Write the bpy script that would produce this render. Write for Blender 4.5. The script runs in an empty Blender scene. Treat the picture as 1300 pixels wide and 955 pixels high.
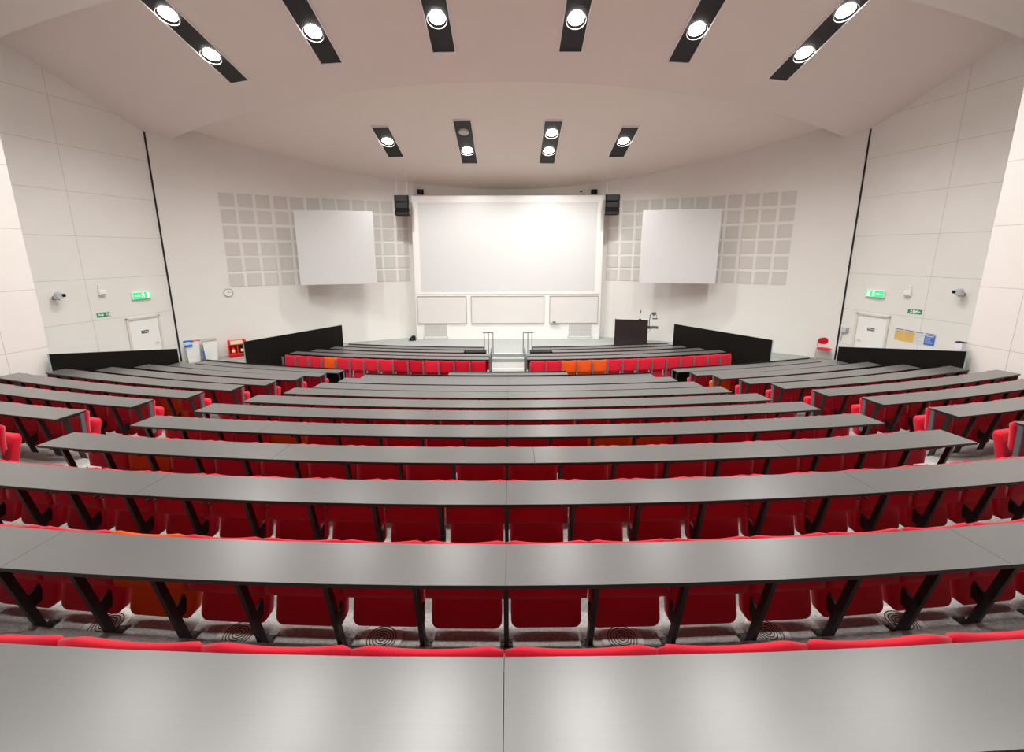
import bpy, math, random
from mathutils import Vector, Matrix
random.seed(7)
C = bpy.context.scene.collection
SC = bpy.context.scene
PI = math.pi
# ------------------------------------------------------------------ camera, light level
HC = 4.35                      # height of the lens above the stage floor
F_PX = 541.67
CAM = Vector((0.022, 0.0, HC))
PITCH, YAW, ROLL = 0.2038, 0.0, 0.0031
PPX = 645.7
cam_d = bpy.data.cameras.new('camera'); cam = bpy.data.objects.new('camera', cam_d); C.objects.link(cam)
cam_d.sensor_fit = 'HORIZONTAL'; cam_d.sensor_width = 36.0; cam_d.lens = 36.0 * F_PX / 1300.0
cam_d.shift_y = -45.0 / 1300.0; cam_d.shift_x = (650.0 - PPX) / 1300.0; cam_d.clip_start = 0.05; cam_d.clip_end = 200
CAMROT = Matrix.Rotation(-YAW, 3, 'Z') @ Matrix.Rotation(PI/2 - PITCH, 3, 'X') @ Matrix.Rotation(-ROLL, 3, 'Z')
cam.matrix_world = Matrix.Translation(CAM) @ CAMROT.to_4x4()
SC.camera = cam
SC.view_settings.view_transform = 'Standard'; SC.view_settings.look = 'None'
SC.view_settings.gamma = 1.0; SC.view_settings.use_curve_mapping = False
SC.view_settings.exposure = 0.40
SC.cycles.max_bounces = 8; SC.cycles.diffuse_bounces = 5
w = bpy.data.worlds.new('world'); SC.world = w; w.use_nodes = True
w.node_tree.nodes['Background'].inputs[0].default_value = (0.9, 0.92, 1.0, 1)
w.node_tree.nodes['Background'].inputs[1].default_value = 0.02
LAMP_W = 600.0                 # one ceiling lamp
LAMP_COL = (1.0, 0.985, 0.95)

def ray(px, py):               # direction of a photo pixel, for measuring where things stand
    return (CAMROT @ Vector(((px-PPX)/F_PX, -(py-432.5)/F_PX, -1.0))).normalized()

# ------------------------------------------------------------------ materials
def mat(name, col, rough=0.5, metal=0.0, spec=0.5, noise=0.0, nscale=20, bump=0.0, emit=0.0, col2=None, coord='Object', stretch=None, coat=0.0, aniso=0.0, sheen=0.0, rnoise=0.0):
    m = bpy.data.materials.new(name); m.use_nodes = True
    nt = m.node_tree; N = nt.nodes; L = nt.links
    b = N['Principled BSDF']
    b.inputs['Base Color'].default_value = (*col, 1); b.inputs['Roughness'].default_value = rough
    b.inputs['Metallic'].default_value = metal; b.inputs['Specular IOR Level'].default_value = spec
    if coat: b.inputs['Coat Weight'].default_value = coat
    if aniso: b.inputs['Anisotropic'].default_value = aniso
    if sheen: b.inputs['Sheen Weight'].default_value = sheen
    tc = N.new('ShaderNodeTexCoord'); mp = N.new('ShaderNodeMapping'); L.new(tc.outputs[coord], mp.inputs[0])
    if stretch: mp.inputs['Scale'].default_value = stretch
    nz = N.new('ShaderNodeTexNoise'); nz.inputs['Scale'].default_value = nscale; nz.inputs['Detail'].default_value = 4
    L.new(mp.outputs[0], nz.inputs['Vector'])
    c2 = col2 if col2 else tuple(c*(1-noise) for c in col)
    if noise or col2:
        r = N.new('ShaderNodeValToRGB'); r.color_ramp.elements[0].position = 0.3; r.color_ramp.elements[1].position = 0.7
        r.color_ramp.elements[0].color = (*c2, 1); r.color_ramp.elements[1].color = (*col, 1)
        L.new(nz.outputs['Fac'], r.inputs[0]); L.new(r.outputs[0], b.inputs['Base Color'])
    if rnoise:
        mr = N.new('ShaderNodeMapRange'); mr.inputs['To Min'].default_value = rough-rnoise; mr.inputs['To Max'].default_value = rough+rnoise
        L.new(nz.outputs['Fac'], mr.inputs['Value']); L.new(mr.outputs[0], b.inputs['Roughness'])
    if bump:
        bp = N.new('ShaderNodeBump'); bp.inputs['Strength'].default_value = bump; bp.inputs['Distance'].default_value = 0.01
        L.new(nz.outputs['Fac'], bp.inputs['Height']); L.new(bp.outputs[0], b.inputs['Normal'])
    if emit:
        b.inputs['Emission Color'].default_value = (*col, 1); b.inputs['Emission Strength'].default_value = emit
    return m

def wall_mat(name, col, us, vs, uoff, voff):
    # painted boards with fine joints, UV in metres
    m = mat(name, col, 0.55, spec=0.3, noise=0.03, nscale=1.2)
    nt = m.node_tree; N = nt.nodes; L = nt.links; b = N['Principled BSDF']
    tc = N.new('ShaderNodeTexCoord'); sp = N.new('ShaderNodeSeparateXYZ'); L.new(tc.outputs['UV'], sp.inputs[0])
    outs = []
    for ch, s, o in (('X', us, uoff), ('Y', vs, voff)):
        a = N.new('ShaderNodeMath'); a.operation = 'SUBTRACT'; L.new(sp.outputs[ch], a.inputs[0]); a.inputs[1].default_value = o
        p = N.new('ShaderNodeMath'); p.operation = 'PINGPONG'; L.new(a.outputs[0], p.inputs[0]); p.inputs[1].default_value = s/2
        l = N.new('ShaderNodeMath'); l.operation = 'LESS_THAN'; L.new(p.outputs[0], l.inputs[0]); l.inputs[1].default_value = 0.007
        outs.append(l)
    mx = N.new('ShaderNodeMath'); mx.operation = 'MAXIMUM'; L.new(outs[0].outputs[0], mx.inputs[0]); L.new(outs[1].outputs[0], mx.inputs[1])
    old = b.inputs['Base Color'].links[0].from_socket
    mi = N.new('ShaderNodeMixRGB'); L.new(mx.outputs[0], mi.inputs[0]); L.new(old, mi.inputs[1]); mi.inputs[2].default_value = (0.56, 0.53, 0.48, 1)
    L.new(mi.outputs[0], b.inputs['Base Color'])
    return m

WALLC = (0.80, 0.79, 0.755)
M = {}
M['wall'] = mat('painted_plaster', WALLC, 0.6, spec=0.3, noise=0.02, nscale=1.5)
M['ceiling'] = mat('ceiling_paint', (0.78, 0.715, 0.675), 0.8, spec=0.2, noise=0.02, nscale=0.8)
M['ceiling_lower'] = mat('stage_ceiling_paint', (0.81, 0.755, 0.695), 0.8, spec=0.2, noise=0.02, nscale=0.8)
M['ceiling_near'] = mat('ceiling_paint_bounce_lit', (0.82, 0.79, 0.75), 0.8, spec=0.2, noise=0.02, nscale=0.8)  # same ceiling, lightened so the colour carries its extra bounce light
M['carpet'] = mat('grey_carpet', (0.40, 0.40, 0.385), 0.95, spec=0.1, noise=0.35, nscale=55, bump=0.5)
M['stage'] = mat('stage_floor', (0.33, 0.345, 0.335), 0.6, spec=0.3, noise=0.06, nscale=30)
M['desk'] = mat('dark_laminate', (0.098, 0.097, 0.094), 0.295, spec=0.85, noise=0.07, nscale=4, coord='UV', stretch=(0.5, 40, 1))
M['desk_edge'] = mat('black_edging', (0.012, 0.011, 0.010), 0.5)
M['blackboard'] = mat('black_stained_wood', (0.007, 0.006, 0.005), 0.5, spec=0.15, noise=0.3, nscale=8, stretch=(1, 1, 6))
M['steel'] = mat('black_steel', (0.014, 0.012, 0.012), 0.42, spec=0.5, noise=0.2, nscale=30)
M['grey_steel'] = mat('grey_steel', (0.11, 0.12, 0.14), 0.5, spec=0.4, noise=0.08, nscale=20)
M['dark_grey'] = mat('dark_grey_metal', (0.05, 0.05, 0.052), 0.45, noise=0.1, nscale=20)
M['chrome'] = mat('brushed_chrome', (0.6, 0.6, 0.6), 0.28, metal=1.0, noise=0.05, nscale=40)
M['red'] = mat('red_upholstery', (0.60, 0.004, 0.024), 0.8, spec=0.2, sheen=0.14, noise=0.12, nscale=180, bump=0.12)
M['red_dark'] = mat('deep_red_upholstery', (0.47, 0.004, 0.018), 0.8, spec=0.15, noise=0.12, nscale=180, bump=0.12)
M['orange'] = mat('orange_upholstery', (0.72, 0.085, 0.010), 0.8, spec=0.15, noise=0.12, nscale=180, bump=0.12)
M['brown'] = mat('brown_wood_end', (0.26, 0.15, 0.12), 0.4, noise=0.3, nscale=6, stretch=(1, 1, 8))
M['white'] = mat('white_enamel', (0.86, 0.86, 0.83), 0.35, spec=0.4, noise=0.02, nscale=5)
M['screen'] = mat('matt_white_screen', (0.66, 0.675, 0.67), 0.9, spec=0.1, noise=0.01, nscale=2)
M['wboard'] = mat('whiteboard_enamel', (0.72, 0.72, 0.70), 0.3, spec=0.4, noise=0.01, nscale=2)
M['grille'] = mat('grey_vent_mesh', (0.62, 0.62, 0.59), 0.6, noise=0.3, nscale=200)
M['line'] = mat('grey_board_trim', (0.42, 0.40, 0.36), 0.5, noise=0.05, nscale=20)
M['black'] = mat('black_plastic', (0.005, 0.0055, 0.005), 0.6, spec=0.2, noise=0.1, nscale=20)
M['tray'] = mat('black_light_tray', (0.010, 0.009, 0.012), 0.55, noise=0.1, nscale=20)
M['gap'] = mat('dark_shadow_gap', (0.02, 0.03, 0.025), 0.8, noise=0.1, nscale=20)
M['glass_edge'] = mat('pale_edge_trim', (0.35, 0.5, 0.46), 0.3, noise=0.05, nscale=20)
M['blue'] = mat('blue_plastic', (0.01, 0.17, 0.70), 0.4, noise=0.05, nscale=10)
M['bright_red'] = mat('bright_red_plastic', (0.80, 0.03, 0.02), 0.4, noise=0.05, nscale=10)
M['salmon'] = mat('salmon_plastic', (0.80, 0.22, 0.18), 0.4, noise=0.05, nscale=10)
M['cream'] = mat('cream_card', (0.85, 0.75, 0.45), 0.6, noise=0.05, nscale=10)
M['green'] = mat('sign_green', (0.01, 0.30, 0.14), 0.4, noise=0.03, nscale=10)
M['green_lit'] = mat('lit_sign_green', (0.02, 0.62, 0.17), 0.4, emit=0.75, noise=0.0)
M['white_lit'] = mat('lit_sign_white', (0.95, 1.0, 0.9), 0.4, emit=0.9)
M['yellow'] = mat('yellow_paper', (0.80, 0.50, 0.10), 0.7, noise=0.03, nscale=10)
M['paper'] = mat('pale_paper', (0.72, 0.73, 0.80), 0.7, noise=0.02, nscale=10)
M['poster_blue'] = mat('blue_paper', (0.05, 0.17, 0.55), 0.6, noise=0.05, nscale=10)
M['ink'] = mat('dark_ink', (0.10, 0.07, 0.05), 0.7, noise=0.05, nscale=10)
M['lectern'] = mat('dark_lectern_laminate', (0.022, 0.013, 0.014), 0.45, noise=0.2, nscale=5, stretch=(1, 1, 6))
M['purple'] = mat('purple_lens', (0.10, 0.01, 0.16), 0.2, noise=0.1, nscale=10)
M['lens'] = mat('frosted_lamp_glass', (1.0, 0.97, 0.92), 0.4, emit=22.0)
M['lens_off'] = mat('unlit_lamp_glass', (0.55, 0.52, 0.48), 0.3, spec=0.6, noise=0.05, nscale=10)
M['rim'] = mat('lamp_rim_white', (0.85, 0.85, 0.82), 0.3, spec=0.5, noise=0.02, nscale=10)
M['perf'] = mat('perforated_board', (0.70, 0.685, 0.64), 0.7, spec=0.2, noise=0.2, nscale=16, coord='UV', stretch=(1, 8, 1))

# ------------------------------------------------------------------ mesh helpers
class MB:
    def __init__(s): s.v = []; s.f = []; s.uv = {}
    def add(s, vs, fs, uvs=None):
        o = len(s.v); s.v += [tuple(v) for v in vs]
        for k, f in enumerate(fs):
            if uvs: s.uv[len(s.f)] = uvs[k]
            s.f.append(tuple(i+o for i in f))
    def box(s, x0, x1, y0, y1, z0, z1, X=None):
        vs = [Vector((x, y, z)) for z in (z0, z1) for y in (y0, y1) for x in (x0, x1)]
        if X: vs = [X @ v for v in vs]
        s.add(vs, [(0,2,3,1),(4,5,7,6),(0,1,5,4),(2,6,7,3),(0,4,6,2),(1,3,7,5)])
    def hexa(s, p):            # 8 points: bottom ring 4, top ring 4
        s.add(p, [(3,2,1,0),(4,5,6,7),(0,1,5,4),(1,2,6,5),(2,3,7,6),(3,0,4,7)])
    def cyl(s, a, b, r, n=12, r2=None, caps=True):
        a = Vector(a); b = Vector(b); d = (b-a).normalized(); r2 = r if r2 is None else r2
        u = d.orthogonal().normalized(); w_ = d.cross(u)
        vs = [a + (u*math.cos(t)+w_*math.sin(t))*r for t in [2*PI*i/n for i in range(n)]]
        vs += [b + (u*math.cos(t)+w_*math.sin(t))*r2 for t in [2*PI*i/n for i in range(n)]]
        fs = [(i, (i+1) % n, n+(i+1) % n, n+i) for i in range(n)]
        if caps: fs += [tuple(reversed(range(n))), tuple(range(n, 2*n))]
        s.add(vs, fs)
    def tube(s, pts, r, n=8):
        for a, b in zip(pts[:-1], pts[1:]): s.cyl(a, b, r, n)
    def prism(s, poly, h0, h1, X=None):      # poly in local xz, extruded along y
        n = len(poly)
        vs = [Vector((x, h0, z)) for x, z in poly] + [Vector((x, h1, z)) for x, z in poly]
        if X: vs = [X @ v for v in vs]
        s.add(vs, [tuple(range(n)), tuple(reversed(range(n, 2*n)))] + [(i, n+i, n+(i+1) % n, (i+1) % n) for i in range(n)])
    def torus(s, c, R, r, nrm=(0,0,1), n=28, k=6):
        q = Vector(nrm).to_track_quat('Z', 'Y'); c = Vector(c); vs = []; fs = []
        for i in range(n):
            t = 2*PI*i/n
            for j in range(k):
                a = 2*PI*j/k
                vs.append(c + q @ Vector(((R+r*math.cos(a))*math.cos(t), (R+r*math.cos(a))*math.sin(t), r*math.sin(a))))
        for i in range(n):
            for j in range(k):
                fs.append((i*k+j, ((i+1) % n)*k+j, ((i+1) % n)*k+(j+1) % k, i*k+(j+1) % k))
        s.add(vs, fs)
    def mesh(s, name, m, smooth=False):
        me = bpy.data.meshes.new(name); me.from_pydata(s.v, [], s.f)
        if s.uv:
            ul = me.uv_layers.new(name='UVMap')
            for p in me.polygons:
                if p.index in s.uv:
                    for li, uvc in zip(p.loop_indices, s.uv[p.index]): ul.data[li].uv = uvc
        me.materials.append(m)
        if smooth:
            for p in me.polygons: p.use_smooth = True
        me.update(); return me
    def build(s, name, m, parent=None, smooth=False, bevel=0, loc=None, rotz=0):
        o = bpy.data.objects.new(name, s.mesh(name, m, smooth)); C.objects.link(o)
        if parent: o.parent = parent
        if loc is not None: o.location = loc
        o.rotation_euler = (0, 0, rotz)
        if bevel:
            b = o.modifiers.new('bevel', 'BEVEL'); b.width = bevel; b.segments = 2; b.limit_method = 'ANGLE'
        return o
def link(name, me, parent=None, loc=(0,0,0), rot=(0,0,0)):
    o = bpy.data.objects.new(name, me); C.objects.link(o); o.location = loc; o.rotation_euler = rot
    if parent: o.parent = parent
    return o
def thing(name, label, cat, loc=(0,0,0), rotz=0, group=None):
    o = bpy.data.objects.new(name, None); C.objects.link(o); o.empty_display_size = 0.1
    o.location = loc; o.rotation_euler = (0, 0, rotz); o['label'] = label; o['category'] = cat
    if group: o['group'] = group
    return o
def tag(o, label, cat, group=None):
    o['label'] = label; o['category'] = cat
    if group: o['group'] = group
    return o
def struct(o): o['kind'] = 'structure'; return o
def copy_tree(o, parent=None):
    c = o.copy(); C.objects.link(c)
    if parent: c.parent = parent
    for ch in list(o.children): copy_tree(ch, c)
    return c

# ------------------------------------------------------------------ plan of the hall
R0 = 33.0
def bulge(x): return R0 - math.sqrt(R0*R0 - x*x)
def backY(x): return 22.66 - x*x/31.3
def zmain(y): return HC + 11.2 - 0.4*y
def zsec(y): return HC + 3.13 + 0.325*(22.66 - y)
def znear(y): return min(HC + 10.6 - 0.4*y, HC + 7.3)
CX, CY = 13.35, 16.97                     # corner of side wall and rear stage wall
def w2x(y): return CX + 0.22*(CY - y)     # side wall
PX, PY = 11.25, 10.2                      # edge of the nearer wall block
def w1x(y): return PX + 0.16*(PY - y)
def hit_x(px, py, a, b):                  # meet the vertical plane |X| = a + b*Y
    d = ray(px, py); s = -1 if d.x < 0 else 1
    t = (a - s*CAM.x)/(s*d.x - b*d.y); return CAM + d*t
def hit_w2(px, py): return hit_x(px, py, CX + 0.22*CY, -0.22)
def hit_back(px, py, off=0.0):
    d = ray(px, py); t = 18.0
    for _ in range(30):
        p = CAM + d*t; t -= (p.y - (backY(p.x)-off))/(d.y + 2*p.x*d.x/31.3)
    return CAM + d*t
def hit_slope(px, py, a, b):              # plane z = a - b*y
    d = ray(px, py); t = (a - CAM.z)/(d.z + b*d.y); return CAM + d*t

# rows of desks: near edge on the centre line, drop below the lens
ROWS = {'L': (1.066, 1.62), 'K': (2.256, 2.0), 'J': (3.25, 2.087), 'I': (4.18, 2.195), 'H': (5.106, 2.319), 'G': (6.056, 2.469),
        'F': (7.006, 2.634), 'E': (7.956, 2.79), 'D': (8.906, 2.97), 'C': (9.856, 3.128), 'B': (10.80, 3.307), 'A': (11.756, 3.473)}
ORDER = 'LKJIHGFEDCBA'
DW = 0.38                                  # depth of a desk top
def rowpos(Y0, s, d):                      # arc length s along the near edge, d forward of it
    th = s/R0; return Vector(((R0-d)*math.sin(th), Y0 + R0 - (R0-d)*math.cos(th), 0)), th
def s_of_x(x): return R0*math.asin(x/R0)

# ------------------------------------------------------------------ floor: raked tiers
def curve_strip(mb, ya, yb, x0, x1, z, zdrop, n=24, x0b=None, x1b=None):
    x0b = x0 if x0b is None else x0b; x1b = x1 if x1b is None else x1b
    top = []; top2 = []
    for i in range(n+1):
        xa = x0 + (x1-x0)*i/n; xb = x0b + (x1b-x0b)*i/n
        top.append(Vector((xa, ya+bulge(xa), z))); top2.append(Vector((xb, yb+bulge(xb), z)))
    dn = lambda p: Vector((p.x, p.y, zdrop))
    for i in range(n):
        a, b, c, d = top[i], top[i+1], top2[i+1], top2[i]
        mb.add([a, b, c, d], [(0,1,2,3)])
        mb.add([d, c, dn(c), dn(d)], [(0,1,2,3)])       # front riser
        mb.add([a, b, dn(b), dn(a)], [(3,2,1,0)])       # rear face
    for a, d in ((top[0], top2[0]), (top[-1], top2[-1])):
        mb.add([a, d, dn(d), dn(a)], [(0,1,2,3)])
RZ = 0.73
fl = MB()
prevY = -3.2
for k, r in enumerate(ORDER):
    Y, h = ROWS[r]
    yb = Y + 0.25 if r != 'A' else Y + 0.50
    fz = HC - h - RZ
    if r == 'L': fz = HC - 1.62 - 0.60
    if r in 'LKJIHGFE': xo = w1x(max(Y, 2)) - 0.02
    else: xo = {'D': 10.85, 'C': 10.6, 'B': 10.38, 'A': 10.15}[r]
    if r in 'JIHGFE': xo = w1x(Y + 2.0) - 0.03
    curve_strip(fl, prevY, yb, -xo, xo, fz, -0.45)
    prevY = yb
struct(fl.build('floor', M['carpet']))
# flat floor in front of the main seating, cross aisle and the sunk front seating
FR = {'F1': (14.45, 3.664), 'F2': (15.37, 3.77), 'F3': (16.30, 3.854), 'F4': (17.20, 3.94)}
def panx(y): return 7.05 + 0.543*(18.0 - y)
f2 = MB()
curve_strip(f2, 9.0, 13.45, -12.3, 12.3, -0.004, -0.45)
curve_strip(f2, 13.45, 14.70, -12.6, 12.6, 0.0, -0.45)
for sgn in (-1, 1):
    pts = [(sgn*(10.2), 9.6), (sgn*16.0, 9.6), (sgn*16.0, 19.5), (sgn*6.9, 19.5), (sgn*6.9, 18.1), (sgn*9.0, 14.2), (sgn*9.0, 13.0)]
    f2.add([(x, y, -0.008) for x, y in pts], [tuple(range(7)) if sgn < 0 else tuple(reversed(range(7)))])
struct(f2.build('floor.001', M['carpet']))
f3 = MB()
ty = 14.70
for nm, yb, fz in (('F2', 15.62, -0.12), ('F3', 16.55, -0.2), ('F4', 18.2, -0.29)):
    curve_strip(f3, ty, yb, -8.6, 8.6, fz, -0.45); ty = yb
struct(f3.build('floor.002', M['carpet']))
f4 = MB()
n = 40
for i in range(n):
    xa = -13.6 + 27.2*i/n; xb = -13.6 + 27.2*(i+1)/n
    ya = 18.2+bulge(xa) if abs(xa) < 9 else 18.2+bulge(9)-(abs(xa)-9)*0.9; yb = 18.2+bulge(xb) if abs(xb) < 9 else 18.2+bulge(9)-(abs(xb)-9)*0.9
    f4.add([(xa, ya, 0.0), (xb, yb, 0.0), (xb, backY(xb)+0.3, 0.0), (xa, backY(xa)+0.3, 0.0)], [(0,1,2,3)])
    f4.add([(xa, ya, 0.0), (xb, yb, 0.0), (xb, yb, -0.45), (xa, ya, -0.45)], [(0,3,2,1)])
struct(f4.build('floor.003', M['stage']))
nz = MB()
for yy, z in ((14.62, 0.004), (15.54, -0.116), (16.47, -0.196)):
    nz.box(-0.62, 0.62, yy, yy+0.07, z-0.003, z+0.004)
nz.box(-0.9, 0.9, 18.2, 18.28, 0.0, 0.008)
struct(nz.build('trim_1', M['white']))
st = MB()
st.box(-0.75, 0.75, 17.85, 18.2, -0.29, -0.145)
struct(st.build('trim_2', M['stage']))

# ------------------------------------------------------------------ walls
def vwall(name, pts, zb, ztop, m, thick=0.15, inward=1):
    mb = MB(); u = 0
    for (xa, ya), (xb, yb) in zip(pts[:-1], pts[1:]):
        L_ = math.hypot(xb-xa, yb-ya)
        za = ztop(xa, ya); zb2 = ztop(xb, yb)
        nx, ny = (yb-ya)/L_*inward*thick, -(xb-xa)/L_*inward*thick
        P = [(xa, ya, zb), (xb, yb, zb), (xb, yb, zb2), (xa, ya, za)]
        Q = [(x-nx, y-ny, z) for x, y, z in P]
        uv = [(u, zb-HC), (u+L_, zb-HC), (u+L_, zb2-HC), (u, za-HC)]
        mb.add(P+Q, [(0,1,2,3), (7,6,5,4), (0,4,5,1), (2,6,7,3)], [uv, uv[::-1], uv, uv])
        u += L_
    return struct(mb.build(name, m))
M['wall_panel'] = wall_mat('jointed_wall_boards', WALLC, 2.77, 1.395, 0.0, -0.83)
M['wall_panel2'] = wall_mat('jointed_wall_boards_near', WALLC, 2.77, 1.395, 0.8, -0.83)
bp = [(CX*(-1 + 2*i/60), backY(CX*(-1 + 2*i/60))) for i in range(61)]
vwall('wall_back', bp, -0.3, lambda x, y: HC + 7.0, M['wall'])
for s, nm in ((-1, 'left'), (1, 'right')):
    ys = [CY - 2.7*i for i in range(0, 4)]
    vwall('wall_'+nm, [(s*(w2x(y)+0.05), y) for y in [16.945]+ys[1:]], -0.3, lambda x, y: HC + 7.4, M['wall_panel'], inward=-s*-1)
    # dark shadow gap between the boards and the rear wall
    g = MB(); g.box(-0.014, 0.014, -0.02, 0.02, -0.3, HC+4.45)
    o = g.build('trim_gap_'+nm, M['gap'], loc=(s*(CX+0.055), 16.955, 0)); struct(o); o.name = 'trim_%d' % (3 if s < 0 else 4)
    # nearer wall block with its return
    ys1 = [PY, 7.4, 4.6, 1.8, -1.0, -3.4]
    pts = [(s*(w2x(PY)+0.1), PY-0.03), (s*(PX+0.06), PY-0.03), (s*PX, PY)] + [(s*w1x(y), y) for y in ys1[1:]]
    vwall('wall_near_'+nm, pts[2:], -0.3, lambda x, y: HC + 8.0, M['wall_panel2'], inward=-s*-1)
    vwall('wall_return_'+nm, pts[:2], -0.3, lambda x, y: HC + 8.0, M['wall'], thick=0.02, inward=-s)
vwall('wall_rear', [(-14, -3.3), (14, -3.3)], -0.3, lambda x, y: HC + 8.0, M['wall'], inward=-1)

# ------------------------------------------------------------------ ceilings
def ceil_slab(name, edge_near, edge_far, zf, xmax, m, thick=0.16, n=110, ny=1):
    mb = MB(); G = []
    for i in range(n+1):
        x = -xmax + 2*xmax*i/n; row = []
        for j in range(ny+1):
            y = edge_near(x) + (edge_far(x)-edge_near(x))*j/ny
            row.append((x, y, zf(y)))
        G.append(row)
    V = []; idx = {}
    for t in (0, thick):
        for i in range(n+1):
            for j in range(ny+1):
                idx[(t > 0, i, j)] = len(V); x, y, z = G[i][j]; V.append((x, y, z+t))
    F = []
    for i in range(n):
        for j in range(ny):
            F.append((idx[(False,i,j)], idx[(False,i,j+1)], idx[(False,i+1,j+1)], idx[(False,i+1,j)]))
            F.append((idx[(True,i,j)], idx[(True,i+1,j)], idx[(True,i+1,j+1)], idx[(True,i,j+1)]))
        for j in (0, ny):
            q = (idx[(False,i,j)], idx[(False,i+1,j)], idx[(True,i+1,j)], idx[(True,i,j)]); F.append(q if j == 0 else q[::-1])
    mb.add(V, F); return struct(mb.build(name, m))
ceil_slab('ceiling', lambda x: 9.5, lambda x: min(14.83 + bulge(x), backY(x)+0.1), zmain, 16.0, M['ceiling'], 0.22)
ceil_slab('ceiling.001', lambda x: 13.0, lambda x: backY(x)+0.1, zsec, 13.9, M['ceiling_lower'], 0.15)
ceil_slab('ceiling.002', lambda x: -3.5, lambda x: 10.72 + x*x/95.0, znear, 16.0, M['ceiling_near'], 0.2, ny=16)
# ------------------------------------------------------------------ ceiling light troughs
def trough(pa, pb, a, b, width, lamps, label, group, wallend=True):
    # pa far (stage side) end, pb near end, on plane z = a - b*y ; lamps = fraction along from far end, lit?
    pa = Vector(pa); pb = Vector(pb); c = (pa+pb)/2; L_ = (pb-pa).length
    yv = (pa-pb).normalized(); nrm = Vector((0, -b, -1)).normalized()       # faces down
    xv = yv.cross(-nrm).normalized()
    zv = -nrm
    X = Matrix((( xv.x, yv.x, zv.x), (xv.y, yv.y, zv.y), (xv.z, yv.z, zv.z)))
    t = thing('recessed_light_trough', label, 'ceiling light', c, 0, group)
    t.rotation_euler = X.to_euler()
    hw = width/2
    m = MB(); m.box(-hw, hw, -L_/2, L_/2, -0.012, 0.05); m.build('tray', M['tray'], t)
    m = MB()
    for x0, x1, y0, y1 in ((-hw-0.018, -hw, -L_/2, L_/2), (hw, hw+0.018, -L_/2, L_/2), (-hw-0.018, hw+0.018, L_/2, L_/2+0.02), (-hw-0.018, hw+0.018, -L_/2-0.02, -L_/2)):
        m.box(x0, x1, y0, y1, -0.045, 0.05)
    m.build('frame', M['rim'], t)
    for fr, lit in lamps:
        y = L_/2 - fr*L_
        m = MB(); m.cyl((0, y, -0.012), (0, y, -0.03), 0.215, 28); ln = m.build('lamp_lens' if lit else 'unlit_lamp_lens', M['lens'] if lit else M['lens_off'], t)
        m = MB(); m.torus((0, y, -0.10), 0.265, 0.009); m.build('lamp_ring', M['rim'] if lit else M['dark_grey'], ln, smooth=True)
        if lit:
            ld = bpy.data.lights.new('lamp_light', 'SPOT'); ld.energy = LAMP_W; ld.color = LAMP_COL; ld.spot_size = math.radians(142); ld.spot_blend = 1.0; ld.shadow_soft_size = 0.16
            lo = bpy.data.objects.new('lamp_light', ld); C.objects.link(lo); lo.parent = t
            lo.location = (0, y, -0.14)
            lo.matrix_parent_inverse = Matrix.Identity(4)
            lo.rotation_euler = (X.inverted() @ Matrix.Rotation(0.0, 3, 'X')).to_euler()     # straight down in the hall
    return t
AM, BM = HC + 11.2, 0.4
AS, BS = HC + 3.13 + 0.325*22.66, 0.325
def hm(p): return hit_slope(p[0], p[1], AM, BM)
def hs(p): return hit_slope(p[0], p[1], AS, BS)
pos = ['far left of the six', 'second from left of the six', 'third from left of the six', 'third from right of the six', 'second from right of the six', 'far right of the six']
for k, (e, tp, lp) in enumerate((((304.6,103),(195.6,0),[(221,15),(271,68)]), ((421.5,79.6),(374.7,0),[(400,39)]), ((563.8,65.4),(550.5,0),[(556,21)]),
                               ((723.8,65),(735.3,0),[(731,22)]), ((861,78.3),(904.5,0),[(884,36)]), ((986.6,100.7),(1086,0),[(1018,66),(1071,12)]))):
    pa = hm(e); q = hm(tp); d = (q-pa); L0 = d.length; extra = 0.35
    L1 = L0 + extra
    pb = pa + d.normalized()*L1
    fr = [(min(0.97, (hm(l)-pa).dot(d.normalized())/L1), True) for l in lp]
    trough(pa, pb, AM, BM, 0.64, fr, 'long black ceiling light trough on the upper ceiling, ' + pos[k], 'light troughs on the upper ceiling')
posn = ['leftmost of the four', 'left of centre, with one lamp unlit', 'right of centre, with two lit lamps', 'rightmost of the four']
for k, (ea, eb, lp) in enumerate((((503,198.8),(482,160.3),[((493,178.8),True)]), ((596.4,206.9),(586.2,152.2),[((594.3,190.2),True),((589.4,167),False)]),
                                ((694.1,206.7),(703.1,152.6),[((696,190.4),True),((700.9,167.9),True)]), ((781.9,198.9),(800.6,160.5),[((790.9,178.3),True)]))):
    pa = hs(ea); pb = hs(eb); d = pb-pa
    fr = [((hs(l)-pa).dot(d)/d.length_squared, lit) for l, lit in lp]
    trough(pa, pb, AS, BS, 0.66, fr, 'short black ceiling light trough above the board, ' + posn[k], 'light troughs above the board')
for k, x in enumerate((-9.0, -5.2, -1.8, 1.8, 5.2, 9.0)):  # unseen troughs, added for the light they give
    trough((x*0.92, 8.6, HC+7.3), (x, 4.6, HC+7.3), HC+7.3, 0.0, 0.64, [(0.2, True), (0.8, True)],
           'unseen black light trough added over the rear rows, ' + pos[k], 'added light troughs over the rear rows')

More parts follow.
